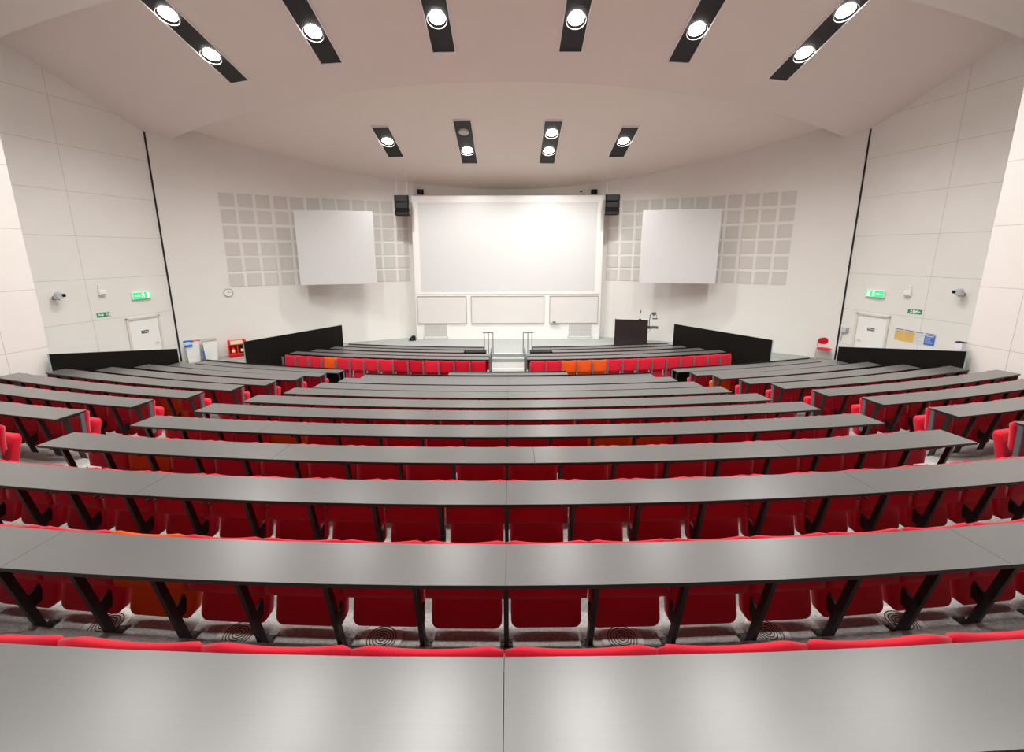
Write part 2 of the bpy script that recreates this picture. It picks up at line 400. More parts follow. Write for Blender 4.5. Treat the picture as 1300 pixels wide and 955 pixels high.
# ------------------------------------------------------------------ tip-up seats
def backrest_mesh(w_, m, name):
    # profile across the row; frame: y forward from the desk's near edge, z from the desk top
    mb = MB(); nx, nz_ = 10, 8; hw = w_/2
    F_, B_ = [], []
    for j in range(nz_+1):
        v = j/nz_
        rf, rb = [], []
        for i in range(nx+1):
            u = -1 + 2*i/nx
            top = -0.036 + 0.026*(u*u) - 0.014*max(0, (abs(u)-0.9)/0.1)**2
            z = -0.438 + (top+0.438)*v
            x = u*hw*(1 - 0.02*(1-v))
            yb = 0.365 + 0.045*v - 0.03*math.sin(PI*v)*0.3 + 0.006*u*u
            edge = min(1, 8*min(v, 1-v)+0.25)*min(1, 6*(1-abs(u))+0.3)
            rb.append(Vector((x, yb + (0.010 if v > 0.95 else 0), z)))
            rf.append(Vector((x, yb + 0.018 + 0.075*edge, z - (0.004 if v > 0.95 else 0))))
        B_.append(rb); F_.append(rf)
    W_ = nx+1; V = [p for r in B_ for p in r] + [p for r in F_ for p in r]; o = W_*(nz_+1); Fc = []
    for j in range(nz_):
        for i in range(nx):
            a = j*W_+i; Fc.append((a, a+1, a+1+W_, a+W_)); a += o; Fc.append((a, a+W_, a+1+W_, a+1))
    for i in range(nx):
        Fc.append((i, o+i, o+i+1, i+1)); a = nz_*W_+i; Fc.append((a, a+1, o+a+1, o+a))
    for j in range(nz_):
        a = j*W_; Fc.append((a, a+W_, o+a+W_, o+a)); a += nx; Fc.append((a, o+a, o+a+W_, a+W_))
    mb.add(V, Fc); return mb.mesh(name, m, True)
def rrect(x0, x1, z0, z1, r, n=5, top=True):
    P = []
    cs = [(x1-r, z0+r, -90), (x1-(r if top else 0.01), z1-(r if top else 0.01), 0), (x0+(r if top else 0.01), z1-(r if top else 0.01), 90), (x0+r, z0+r, 180)]
    for k, (cx, cz, a0) in enumerate(cs):
        rr = r if (top or k in (0, 3)) else 0.01
        for i in range(n+1):
            a = math.radians(a0 + 90*i/n); P.append((cx+rr*math.cos(a), cz+rr*math.sin(a)))
    return P
def pan_mesh(w_, m, name):
    mb = MB(); hw = w_/2 - 0.030
    rings = []
    for (y, sh) in ((0.395, 0.012), (0.405, 0.0), (0.485, 0.0), (0.505, 0.025)):
        P = rrect(-hw+sh, hw-sh, -0.735+sh, -0.235-sh, 0.06)
        rings.append([Vector((x, y + (z+0.735)*0.27 + 0.012*math.cos(x/hw*1.4), z)) for x, z in P])
    n = len(rings[0]); V = [p for r in rings for p in r]; Fc = [tuple(range(n)), tuple(reversed(range(3*n, 4*n)))]
    for k in range(3):
        for i in range(n): Fc.append((k*n+i, (k+1)*n+i, (k+1)*n+(i+1) % n, k*n+(i+1) % n))
    mb.add(V, Fc); return mb.mesh(name, m, True)
def hinge_mesh(w_, side):
    mb = MB(); x = side*(w_/2+0.002); t = 0.012
    P = [(0.23, -0.505), (0.25, -0.60), (0.335, -0.58), (0.35, -0.50), (0.345, -0.44)]
    V = [Vector((x-t/2, y, z)) for y, z in P] + [Vector((x+t/2, y, z)) for y, z in P]; n = 5
    mb.add(V, [tuple(range(n)), tuple(reversed(range(n, 2*n)))] + [(i, n+i, n+(i+1) % n, (i+1) % n) for i in range(n)])
    return mb.mesh('hinge_bracket', M['steel'], False)
_seatcache = {}
def seat_parts(w_, colour):
    key = (round(w_, 3), colour)
    if key not in _seatcache:
        m = M[colour]
        _seatcache[key] = (backrest_mesh(w_, m, 'backrest'), pan_mesh(w_, m, 'seat_pan'), hinge_mesh(w_, -1), hinge_mesh(w_, 1))
    return _seatcache[key]
FOOT = 0.45
_b = MB(); _b.cyl((0, 0, 0), (0, -0.028, 0), 0.011, 8, 0.009); boltm = _b.mesh('bolt', M['steel'])
def make_seat(Y0, s, ztop, zfloor, w_, colour, label, group, detail=True, leg=None):
    p, th = rowpos(Y0, s, FOOT); p.z = zfloor
    t = thing('tip_up_seat', label, 'seat', p, th, group)
    b, pn, h1, h2 = seat_parts(w_, colour)
    off = (0, -FOOT, ztop - zfloor)
    jig = random.uniform(-0.006, 0.006)
    link('backrest', b, t, off)
    link('seat_pan', pn, t, (off[0], off[1]+abs(jig), off[2]+jig))
    if detail:
        link('hinge_bracket', h1, t, off); link('hinge_bracket', h2, t, off)
        if detail == 2:
            for sx in (-1, 1):
                link('bolt', boltm, t, (sx*(w_/2-0.035), off[1]+0.372, off[2]-0.30))
    if leg: link('leg', leg[0], t, (-w_/2-0.012+leg[1], -FOOT, ztop-zfloor))
    return t
seatN = 0
stuff = MB()
def stuff_seat(Y0, s, ztop, zfloor, w_):
    p, th = rowpos(Y0, s, 0.0); X = Matrix.Translation((p.x, p.y, ztop)) @ Matrix.Rotation(th, 4, 'Z')
    hw = w_/2
    stuff.box(-hw, hw, 0.37, 0.43, -0.40, -0.045, X)
    P = rrect(-hw+0.045, hw-0.045, -0.66, -0.22, 0.055, 3)
    stuff.prism(P, 0.45, 0.52, X)

# ------------------------------------------------------------------ desks
def desk_top_mb(Y0, s0, s1, origin, d0=0.0, d1=DW, th=0.028, gap=0.0015):
    mb = MB(); n = max(2, int((s1-s0)/0.5)); s0 += gap; s1 -= gap
    P = []
    for i in range(n+1):
        s = s0+(s1-s0)*i/n
        a, _ = rowpos(Y0, s, d0); b, _ = rowpos(Y0, s, d1); P.append((s, a, b))
    for (sa, a, b), (sb, c, d) in zip(P[:-1], P[1:]):
        T = [a, c, d, b]; T = [Vector((q.x, q.y, origin.z)) - origin for q in T]
        mb.add(T, [(0,1,2,3)], [[(sa, 0), (sb, 0), (sb, DW), (sa, DW)]])
    e = MB()
    for (sa, a, b), (sb, c, d) in zip(P[:-1], P[1:]):
        lo = [Vector((q.x, q.y, origin.z-th)) - origin for q in (a, c, d, b)]
        hi = [Vector((q.x, q.y, origin.z-0.0006)) - origin for q in (a, c, d, b)]
        e.add(lo+hi, [(3,2,1,0), (0,1,5,4), (2,3,7,6)])
    for k in (0, -1):
        _, a, b = P[k]
        q = [Vector((a.x, a.y, origin.z-th))-origin, Vector((b.x, b.y, origin.z-th))-origin, Vector((b.x, b.y, origin.z-0.0006))-origin, Vector((a.x, a.y, origin.z-0.0006))-origin]
        e.add(q, [(0,1,2,3) if k else (3,2,1,0)])
    return mb, e
_legs = {}
def leg_mesh(drop, grey=False, short=False):
    key = (round(drop, 3), grey, short)
    if key in _legs: return _legs[key]
    mb = MB(); hw = 0.017; t0 = (0.135, -0.03) if not short else (0.30, -0.07); t1 = (0.305, -drop)
    def q(y, z): return [Vector((-hw, y, z)), Vector((hw, y, z))]
    dp = 0.055
    a0, a1 = q(t0[0]-dp/2, t0[1]), q(t0[0]+dp/2, t0[1]); b0, b1 = q(t1[0]-dp/2, t1[1]), q(t1[0]+dp/2, t1[1])
    mb.hexa([b0[0], b0[1], b1[1], b1[0], a0[0], a0[1], a1[1], a1[0]])
    if not short: mb.box(-0.018, 0.018, 0.03, 0.34, -0.058, -0.0285)
    mb.box(-0.045, 0.045, t1[0]-0.075, t1[0]+0.085, -drop, -drop+0.008)
    for x in (-0.032, 0.032):
        for y in (-0.055, 0.065): mb.cyl((x, t1[0]+y, -drop+0.008), (x, t1[0]+y, -drop+0.018), 0.007, 6)
    _legs[key] = mb.mesh('leg', M['grey_steel'] if grey else M['steel']); return _legs[key]
def desk_row(Y0, h, x0, x1, posts, seams, front_floor, label, group, legs_grey=(), modesty=False, endpanel=None, plate=None, name='curved_desk'):
    zt = HC - h
    s0, s1 = s_of_x(x0), s_of_x(x1); sc = (s0+s1)/2
    base, _ = rowpos(Y0, sc, 0.2); base.z = front_floor
    t = thing(name, label, 'desk', base, 0, group)
    cuts = [s0] + sorted(c for c in seams if s0+0.3 < c < s1-0.3) + [s1]
    for a, b in zip(cuts[:-1], cuts[1:]):
        org = Vector((base.x, base.y, zt))
        mb, e = desk_top_mb(Y0, a, b, org)
        o = mb.build('desk_top', M['desk'], t); o.location = (0, 0, zt-front_floor)
        e.build('edging', M['desk_edge'], o)
    for k, s in enumerate(posts):
        p, th = rowpos(Y0, s, 0.0)
        link('leg', leg_mesh(zt-front_floor, k in legs_grey), t, (p.x-base.x, p.y-base.y, zt-front_floor), (0, 0, th))
    if plate is not None:
        p, th = rowpos(Y0, plate, 0.0); mb = MB(); a = 0.013
        V = [(-a, 0.295, -0.029), (a, 0.295, -0.029), (a, 0.345, -0.029), (-a, 0.345, -0.029)]; W = [(-a, 0.27, -0.58), (a, 0.27, -0.58), (a, 0.325, -0.58), (-a, 0.325, -0.58)]
        mb.hexa(W + V); o = mb.build('end_plate', M['grey_steel'], t, loc=(p.x-base.x, p.y-base.y, zt-front_floor), rotz=th); o['label'] = 'blue-grey end plate by the aisle'
    if modesty:
        mb = MB(); n = max(2, int((s1-s0)/0.5))
        for i in range(n):
            q = []
            for s in (s0+(s1-s0)*i/n, s0+(s1-s0)*(i+1)/n):
                for d in (DW, DW+0.022):
                    p, _ = rowpos(Y0, s, d); q.append(p)
            a, b, c, d = q
            lo = [Vector((v.x-base.x, v.y-base.y, 0.06)) for v in (a, c, d, b)]; hi = [Vector((v.x-base.x, v.y-base.y, zt-front_floor+0.03)) for v in (a, c, d, b)]
            mb.hexa(lo+hi)
        mb.build('modesty_panel', M['blackboard'], t)
    if endpanel is not None:
        for sa, sb in endpanel:
            p, th = rowpos(Y0, (sa+sb)/2, 0.0); hw = abs(sb-sa)/2
            mb = MB(); mb.box(-hw, hw, 0.02, 0.365, -(zt-front_floor)+0.16, -0.029)
            o = mb.build('end_panel', M['brown'], t, loc=(p.x-base.x, p.y-base.y, zt-front_floor), rotz=th); o['label'] = 'brown wooden end panel'
    return t
def front_floor_of(r):
    i = ORDER.index(r)
    if r == 'A': return 0.0
    if r == 'L': return HC - ROWS['K'][1] - RZ
    return HC - ROWS[ORDER[i+1]][1] - RZ
ordn = ['nearest', 'second', 'third', 'fourth', 'fifth', 'sixth', 'seventh', 'eighth', 'ninth', 'tenth', 'eleventh', 'twelfth', 'thirteenth', 'fourteenth']
ords = ['first'] + ordn[1:]
CENTRE = {  # half width, seats, pitch
 'L': (5.6, 16, 0.655), 'K': (6.15, 20, 0.597), 'J': (6.02, 20, 0.592), 'I': (5.505, 18, 0.598), 'H': (5.20, 18, 0.569), 'G': (5.0, 18, 0.550), 'F': (4.79, 17, 0.550),
 'E': (4.56, 16, 0.557), 'D': (4.40, 16, 0.540), 'C': (4.21, 15, 0.55), 'B': (3.99, 14, 0.56), 'A': (1.75, 6, 0.53)}
VISN = {'L': 12, 'K': 20, 'J': 20, 'I': 18, 'H': 18, 'G': 18, 'F': 17, 'E': 16}
SEAM = {'I': [-2.57, 0.3, 3.17], 'F': [-2.6, 2.1]}
ORANGE = {('K', -5), ('I', -8), ('H', -6), ('H', 3), ('H', 4)}
DARK = set()
cnt = 0
for k, r in enumerate(ORDER):
    Y, h = ROWS[r]; hw, n, p = CENTRE[r]
    posts = [(-n/2 + i)*p for i in range(n+1)]
    seams = SEAM.get(r, [-3.3, 0.0, 3.3])
    lab = 'long curved dark desk of the centre block, %s row from the camera' % ordn[k]
    if r == 'A': lab = 'short dark desk at the very front of the centre block'
    if r in 'A': posts = posts
    desk_row(Y, h, -hw, hw, posts, seams, front_floor_of(r), lab, 'curved desks of the centre block', modesty=(r in 'AB'))
    if r in 'AB': continue
    zt = HC-h; zf = front_floor_of(r)
    vis = VISN.get(r, 0)
    for i in range(n):
        s = (-n/2 + i + 0.5)*p
        idx = i - n//2 if n % 2 == 0 else i - n//2       # signed index
        if n % 2 == 0:
            side = 'left' if idx < 0 else 'right'; num = -idx if idx < 0 else idx+1
        else:
            side = 'left' if idx < 0 else ('right' if idx > 0 else 'mid'); num = abs(idx)
        if r in VISN:
            if abs(s) > vis/2*p or abs(s)+p/2 > hw+0.05: continue
            col = 'orange' if (side == 'left' and (r, -num) in ORANGE) or (side == 'right' and (r, num) in ORANGE) else 'red'
            where = 'middle seat' if side == 'mid' else '%s %s of centre' % (ords[num-1], side)
            make_seat(Y, s, zt, zf, p-0.014, col, '%s tip-up seat, %s, under centre desk %s from camera' % (col, where, ordn[k]), 'tip-up seats of the centre block', detail=2 if r in 'KJ' else (r in 'LIHG')); cnt += 1
        else: stuff_seat(Y, s, zt, zf, p-0.05)

# side blocks
SIDE = {'I': (6.72, 11.72), 'H': (6.45, 11.52), 'G': (6.18, 11.38), 'F': (5.97, 11.2), 'E': (5.75, 11.1), 'D': (5.56, 10.72), 'C': (5.36, 10.5), 'B': (5.16, 10.28), 'A': (5.01, 10.1)}
SIDE_ORANGE = {('left', 'F', 1), ('right', 'C', 0)}
for side, sg in (('left', -1), ('right', 1)):
    for k, r in enumerate('IHGFEDCBA'):
        xi, xo = SIDE[r]; Y, h = ROWS[r]; si, so = s_of_x(xi), s_of_x(xo)
        n = 10 if r != 'I' else 9
        lead = 0.07; tail = 0.10
        p = (so-tail-si-lead)/n
        posts = [sg*(si+lead+p*i) for i in range(n+1)]
        x0, x1 = (xi, xo) if sg > 0 else (-xo, -xi)
        ep = [(sg*(so-0.035), sg*(so-0.01))] if r in 'FE' else None
        zf = front_floor_of(r)
        desk_row(Y, h, x0, x1, posts, [sg*(si+lead+p*5)] if r != 'A' else [], zf, 'dark curved desk of the %s block, %s row from the camera' % (side, ordn[k]), 'curved desks of the %s block' % side,
                 modesty=(r == 'A'), endpanel=ep, plate=sg*(si+0.012))
        if r == 'A': continue
        for i in range(n):
            col = 'orange' if (side, r, i) in SIDE_ORANGE else 'red'
            make_seat(Y, posts[i]+sg*p/2, HC-h, zf, p-0.014, col, '%s tip-up seat, %s from aisle, %s block desk %s from camera' % (col, ords[i], side, ordn[k]),
                      'tip-up seats of the %s block' % side, detail=(r in 'IHGF')); cnt += 1

# front block
FX = {'F1': (0.66, 8.15), 'F2': (0.60, 7.75), 'F3': (1.76, 7.35), 'F4': (1.04, 7.1)}
FFL = {'F1': -0.12, 'F2': -0.2, 'F3': -0.29, 'F4': -0.29}
for side, sg in (('left', -1), ('right', 1)):
    n = 14; p = 0.5355; s0 = s_of_x(0.76)
    lg = leg_mesh(HC-3.58, True, True)
    for i in range(n):
        s = sg*(s0 + p*(i+0.5))
        col = 'orange' if (side, i) in (('left', 10), ('right', 2), ('right', 3), ('right', 4)) else ('red_dark' if (side == 'left' and 3 > i) or (side == 'left' and i in (4, 5)) else 'red')
        ztop = HC-3.58
        make_seat(13.97-0.40, s, ztop, 0.0, p-0.02, col, '%s tip-up seat, %s from centre steps, back row of front %s block' % ('orange' if col == 'orange' else 'red', ords[i], side),
                  'tip-up seats in the back row of the front block', detail=False, leg=(lg, 0.0 if sg < 0 else 0.0)); cnt += 1
    for k, r in enumerate(('F1', 'F2', 'F3', 'F4')):
        Y, h = FR[r]; xi, xo = FX[r]; si, so = s_of_x(xi), s_of_x(xo); n = 13 if r in ('F1', 'F2') else 10
        pp = (so-si-0.12)/n
        posts = [sg*(si+0.06+pp*i) for i in range(n+1)]
        x0, x1 = (xi, xo) if sg > 0 else (-xo, -xi)
        desk_row(Y, h, x0, x1, posts, [], FFL[r], 'dark narrow desk of the front %s block, %s row from the camera' % (side, ordn[k]), 'desks of the front block', modesty=(r == 'F4'))
        if r != 'F4':
            for i in range(n): stuff_seat(Y, sg*(si+0.06+pp*(i+0.5)), HC-h, FFL[r], pp-0.03)
so_ = stuff.build('distant_seat_rows', M['red'])
tag(so_, 'red tip-up seats showing only as thin lines between the furthest desk rows', 'seats'); so_['kind'] = 'stuff'
print('individual seats', cnt)

# ------------------------------------------------------------------ black screens at the ends of the blocks
def screen_panel(p0, z0, b0, p1, z1, b1, label, name='black_partition', trim=None):
    a = Vector((*p0, 0)); b = Vector((*p1, 0)); c = (a+b)/2; base = min(b0, b1)
    t = thing(name, label, 'partition', (c.x, c.y, base))
    d = (b-a).normalized(); nn = Vector((-d.y, d.x, 0))*0.02
    lo = lambda p, z, s: Vector((p.x+nn.x*s-c.x, p.y+nn.y*s-c.y, z-base))
    m = MB(); m.hexa([lo(a, b0, -1), lo(b, b1, -1), lo(b, b1, 1), lo(a, b0, 1), lo(a, z0, -1), lo(b, z1, -1), lo(b, z1, 1), lo(a, z0, 1)])
    m.build('panel', M['blackboard'], t)
    e = MB()
    for q, z, bb in ((a, z0, b0), (b, z1, b1)):
        e.box(q.x-c.x-0.011, q.x-c.x+0.011, q.y-c.y-0.022, q.y-c.y+0.022, bb-base, z-base+0.004)
    e.build('edge_trim', M['glass_edge'] if trim is None else trim, t)
    return t
for side, sg in (('left', -1), ('right', 1)):
    screen_panel((sg*11.08, 10.02), HC-2.37, 0.95, (sg*10.36, 13.02), HC-2.92, 0.02, 'long black partition closing the wall end of the %s block' % side)
    screen_panel((sg*9.06, 14.3), HC-2.97, 0.02, (sg*7.12, 18.0), HC-3.02, 0.02, 'black partition at the outer end of the front %s block' % side)

# ------------------------------------------------------------------ board wall
BY = 21.4
bw = thing('projection_board_unit', 'huge white framed projection surface with whiteboards below, on the stage', 'projection screen', (0, BY, 0))
m = MB(); m.box(-4.66, 4.66, 0.0, 0.9, 0.0, HC+2.66); m.build('cabinet', M['white'], bw, bevel=0.01)
z0b, z1b = HC-1.94, HC+2.35
m = MB(); m.box(-4.33, 4.33, -0.014, 0.0, z0b, z1b); m.build('projection_surface', M['screen'], bw)
m = MB()
m.box(-4.33, 4.33, -0.02, -0.001, z1b, HC+2.66); m.box(-4.62, -4.33, -0.02, -0.001, z0b-0.10, HC+2.66); m.box(4.33, 4.62, -0.02, -0.001, z0b-0.10, HC+2.66)
m.box(-4.33, 4.33, -0.02, -0.001, z0b-0.10, z0b); m.build('surround', M['white'], bw)
for i, (xa, xb) in enumerate(((532.8, 593.3), (600.2, 690.5), (698.4, 758))):
    cxp = 645.8
    X0, X1 = (xa-cxp)/541.7*21.75, (xb-cxp)/541.7*21.75
    zt_, zb_ = HC-2.16, HC-3.50
    m = MB(); m.box(X0, X1, -0.03, -0.001, zb_, zt_); o = m.build('whiteboard', M['wboard'], bw)
    m = MB()
    for a in ((X0-0.02, X1+0.02, zt_, zt_+0.035), (X0-0.02, X1+0.02, zb_-0.03, zb_), (X0-0.025, X0, zb_, zt_), (X1, X1+0.025, zb_, zt_)):
        m.box(a[0], a[1], -0.045, -0.001, a[2], a[3])
    m.build('whiteboard_frame', M['line'], o)
    if i == 2:
        m = MB(); m.box(X0+0.05, X0+0.50, -0.10, -0.03, zb_-0.03, zb_+0.01); m.build('pen_ledge', M['line'], o)
        m = MB(); m.box(X0+0.14, X0+0.30, -0.095, -0.04, zb_+0.01, zb_+0.06); e = m.build('board_eraser', M['ink'], None, loc=(0, BY, 0)); tag(e, 'dark board eraser on the ledge of the right whiteboard', 'eraser')
for X0, X1 in ((-4.28, -3.12), (3.08, 4.24)):
    m = MB(); m.box(X0, X1, -0.012, -0.001, 0.14, 0.80); g = m.build('vent_grille', M['grille'], bw)
    m = MB()
    for a in ((X0-0.04, X1+0.04, 0.80, 0.84), (X0-0.04, X1+0.04, 0.10, 0.14), (X0-0.04, X0, 0.10, 0.84), (X1, X1+0.04, 0.10, 0.84)): m.box(a[0], a[1], -0.025, -0.001, a[2], a[3])
    for q in range(9): m.box(X0, X1, -0.018, -0.010, 0.20+q*0.065, 0.206+q*0.065)
    m.build('vent_frame', M['white'], g)

# side projection screens
for side, sg in (('left', -1), ('right', 1)):
    a = Vector((sg*9.22, 19.1, 0)); b = Vector((sg*6.05, 19.85, 0)); c = (a+b)/2
    L_ = (b-a).length; ang = math.atan2((b-a).y, (b-a).x) if sg < 0 else math.atan2((a-b).y, (a-b).x)
    t = thing('hanging_projection_screen', 'square white projection screen hanging on the %s side of the stage wall' % side, 'projection screen', (c.x, c.y, HC-1.40), ang)
    m = MB(); m.box(-L_/2, L_/2, 0, 0.05, 0, 3.22); m.build('screen_surface', M['screen'], t, bevel=0.006)
    m = MB()
    for x in (-L_/2+0.02, L_/2-0.08): m.box(x, x+0.06, 0.05, 0.11, 0.02, 3.2)
    for z in (0.02, 1.6, 3.14): m.box(-L_/2+0.02, L_/2-0.02, 0.05, 0.10, z, z+0.06)
    m.build('rear_frame', M['grey_steel'], t)
    m = MB()
    for x in (-0.9, 0.9):
        for z in (0.9, 2.6):
            y1 = backY(c.x + x) - c.y - 0.02
            m.cyl((x, 0.1, z), (x, max(0.4, y1-0.05), z), 0.025, 8)
    m.build('wall_bracket', M['dark_grey'], t)

# perforated acoustic squares on the stage wall
def arc_x(s):                    # x at arc length s on the rear wall from the centre
    x = 0.0; st_ = 0.02; acc = 0.0
    while acc < s:
        acc += st_*math.sqrt(1+(2*x/31.3)**2); x += st_
    return x
sL = [arc_x(5.04 + 0.657*i) for i in range(13)]; sR = [arc_x(5.04 + 0.657*i + 0.535) for i in range(13)]
for side, sg in (('left', -1), ('right', 1)):
    xm = 8.6; t = thing('acoustic_wall_panelling', 'grid of square perforated acoustic panels on the %s part of the stage wall' % side, 'acoustic panel', (sg*xm, backY(xm), HC-1.39))
    for i in range(12):
        if i == 12: continue
        for j in range(6):
            x0, x1 = sg*sL[i], sg*sR[i]
            if sg < 0: x0, x1 = x1, x0
            zb_ = j*0.657
            P = [Vector((x, backY(x)-o, z)) for z in (zb_, zb_+0.535) for (x, o) in ((x0, 0.02), (x1, 0.02), (x1, 0.001), (x0, 0.001))]
            P = [Vector((q.x-sg*xm, q.y-backY(xm), q.z)) for q in P]
            m = MB(); m.add(P, [(0,1,5,4), (1,2,6,5), (3,0,4,7), (4,5,6,7), (3,2,1,0)], [[(0,0),(0.535,0),(0.535,0.535),(0,0.535)]]+[[(0,0)]*4]*4)
            m.build('perforated_square', M['perf'], t)

# hanging loudspeakers
for side, sg, px in (('left', -1, 510.5), ('right', 1, 779.5)):
    Y = 20.7; X0 = (px-645.8)/567*Y
    t = thing('hanging_loudspeaker', 'black stacked loudspeaker hanging beside the %s edge of the main screen' % side, 'loudspeaker', (X0, Y, HC+1.70))
    for q in range(3):
        m = MB(); z = 0.62 - q*0.305; tilt = q*0.03
        m.hexa([(-0.33, 0.0+tilt, z), (0.33, 0.0+tilt, z), (0.27, 0.42, z), (-0.27, 0.42, z), (-0.33, 0.0+tilt*0.6, z+0.29), (0.33, 0.0+tilt*0.6, z+0.29), (0.27, 0.42, z+0.29), (-0.27, 0.42, z+0.29)])
        o = m.build('speaker_cabinet', M['black'], t, bevel=0.01)
        g = MB(); g.box(-0.27, 0.27, -0.012+tilt, 0.0+tilt, z+0.03, z+0.26); g.build('speaker_grille', M['tray'], o)
    m = MB(); m.box(-0.30, 0.30, 0.1, 0.3, 0.915, 0.945)
    for x in (-0.345, 0.335):
        for q in range(3): m.box(x, x+0.012, 0.05, 0.12, 0.06+q*0.305, 0.20+q*0.305)
    m.build('rigging_frame', M['chrome'], t)
    m = MB()
    for x in (-0.25, 0.25): m.cyl((x, 0.2, 0.94), (x, 0.2, zsec(Y+0.2)-HC-1.70), 0.009, 6)
    m.build('suspension_cable', M['white'], t)

# small devices above the board
for px, lab, mm, w_, h_ in ((533.5, 'small black projector box on the wall above the board, left end', 'black', 0.30, 0.22), (754.5, 'small black projector box on the wall above the board, right end', 'black', 0.30, 0.22), (738, 'tiny white wall camera above the board near its right end', 'white', 0.12, 0.2)):
    p = hit_back(px, 244)
    t = thing('wall_projector_box' if mm == 'black' else 'small_wall_camera', lab, 'camera' if mm == 'white' else 'device', (p.x, p.y-0.001, p.z-h_/2), 2*math.atan(0)-math.atan(2*p.x/31.3))
    m = MB(); m.box(-w_/2, w_/2, -0.20, -0.02, 0, h_); m.build('housing', M[mm], t, bevel=0.01)
    m = MB(); m.cyl((0.0, -0.215, h_*0.5), (0.0, -0.199, h_*0.5), h_*0.27, 14); m.build('lens', M['purple'] if px < 600 else M['black'], t)
    m = MB(); m.box(-0.04, 0.04, -0.02, 0.06, h_*0.3, h_*0.7); m.build('bracket', M['dark_grey'], t)

# clock on the left of the stage wall
p = hit_back(290, 371.5)
sl = math.atan(-2*p.x/31.3)
t = thing('wall_clock', 'small round white clock on the stage wall above the bins', 'clock', (p.x, p.y, p.z), sl)
m = MB(); m.cyl((0, -0.03, 0), (0, 0.01, 0), 0.16, 28); m.build('clock_face', M['white'], t)
m = MB(); m.torus((0, -0.035, 0), 0.16, 0.014, (0, 1, 0)); m.build('rim', M['line'], t, smooth=True)
m = MB(); m.box(-0.006, 0.006, -0.036, -0.031, 0, 0.11); m.box(0, 0.08, -0.036, -0.031, -0.006, 0.006); m.build('hands', M['black'], t)

# ------------------------------------------------------------------ things on the side walls
def on_wall(px, py):
    p = hit_w2(px, py); s = -1 if p.x < 0 else 1
    # local x to the viewer's right, local -y out of the wall
    rz = math.atan2(1, 0.22) if s < 0 else -math.atan2(1, 0.22)
    return Vector((s*w2x(p.y), p.y, p.z)), rz, s
WOFF = 0.05
def wthing(name, label, cat, px, py, group=None):
    p, rz, s = on_wall(px, py)
    o = thing(name, label, cat, (p.x + s*WOFF, p.y, p.z), rz, group); return o, s
# doors
for side, xm, n_ in (('left', 183, 1), ('right', 1113, 2)):
    s = -1 if side == 'left' else 1
    yc = 15.79; rz = math.atan2(1, 0.22)*(-s)
    o = bpy.data.objects.new('door_%d' % n_, None); C.objects.link(o); o['kind'] = 'structure'
    o.location = (s*(w2x(yc)+WOFF), yc, 0); o.rotation_euler = (0, 0, rz)
    m = MB(); m.box(-0.53, 0.53, -0.012, 0.0, 0.0, 1.98); m.build('door_leaf', M['white'], o)
    m = MB(); m.box(-0.60, -0.53, -0.06, 0.0, 0, 2.05); m.box(0.53, 0.60, -0.06, 0.0, 0, 2.05); m.box(-0.60, 0.60, -0.06, 0.0, 1.98, 2.05); m.build('door_frame', mat('cream_frame_%d' % n_, (0.72, 0.69, 0.63), 0.5, noise=0.03, nscale=5), o)
    m = MB(); m.cyl((0.40*s*-1, -0.012, 1.0), (0.40*s*-1, -0.06, 1.0), 0.012, 8); m.cyl((0.40*s*-1, -0.06, 1.0), (0.28*s*-1, -0.06, 1.0), 0.010, 8); m.build('door_handle', M['chrome'], o)
    m = MB(); m.box(-0.13, 0.13, -0.020, -0.012, 1.42, 1.53); pl = m.build('door_plate', M['dark_grey'], o)
    m = MB()
    for q in range(5): m.box(-0.10+q*0.043, -0.10+q*0.043+0.028, -0.022, -0.020, 1.455, 1.495)
    m.build('plate_letters', M['paper'], pl)
# lit exit signs
def man(mb, x, z, s, y0, y1, flip=1):
    f = flip
    mb.cyl((x+0.01*s*f, y0, z+0.38*s), (x+0.01*s*f, y1, z+0.38*s), 0.09*s, 10)
    for P in ([(-0.10, 0.26), (0.08, 0.30), (0.04, -0.02), (-0.08, -0.02)], [(0.0, 0.28), (0.26, 0.12), (0.24, 0.06), (0.0, 0.18)], [(-0.05, 0.28), (-0.28, 0.20), (-0.28, 0.13), (-0.05, 0.18)],
              [(-0.06, 0.02), (0.05, 0.02), (0.22, -0.18), (0.14, -0.22)], [(0.18, -0.16), (0.22, -0.20), (0.10, -0.42), (0.04, -0.40)], [(-0.06, 0.02), (0.03, 0.0), (-0.28, -0.36), (-0.33, -0.30)]):
        mb.prism([(x+a*s*f, z+b*s) for a, b in P], y0, y1)
for side, px, py, fl_ in (('left', 179.5, 375, 1), ('right', 1111, 373, -1)):
    t, s = wthing('exit_sign', 'lit green exit sign with running figure above the %s door' % side, 'exit sign', px, py)
    m = MB(); m.box(-0.33, 0.33, -0.09, 0.0, -0.13, 0.13); m.build('sign_housing', M['white'], t, bevel=0.008)
    m = MB(); m.box(-0.31, 0.31, -0.098, -0.09, -0.115, 0.115); g = m.build('lit_face', M['green_lit'], t)
    m = MB(); f = fl_
    man(m, 0.04*f, 0.0, 0.22, -0.102, -0.098, f)
    m.box(*sorted((0.17*f, 0.26*f)), -0.102, -0.098, -0.09, 0.09)
    m.box(*sorted((-0.27*f, -0.12*f)), -0.102, -0.098, -0.014, 0.014)
    m.prism([(-0.12*f, 0.045), (-0.06*f, 0.0), (-0.12*f, -0.045)], -0.102, -0.098)
    m.build('pictogram', M['white_lit'], g)
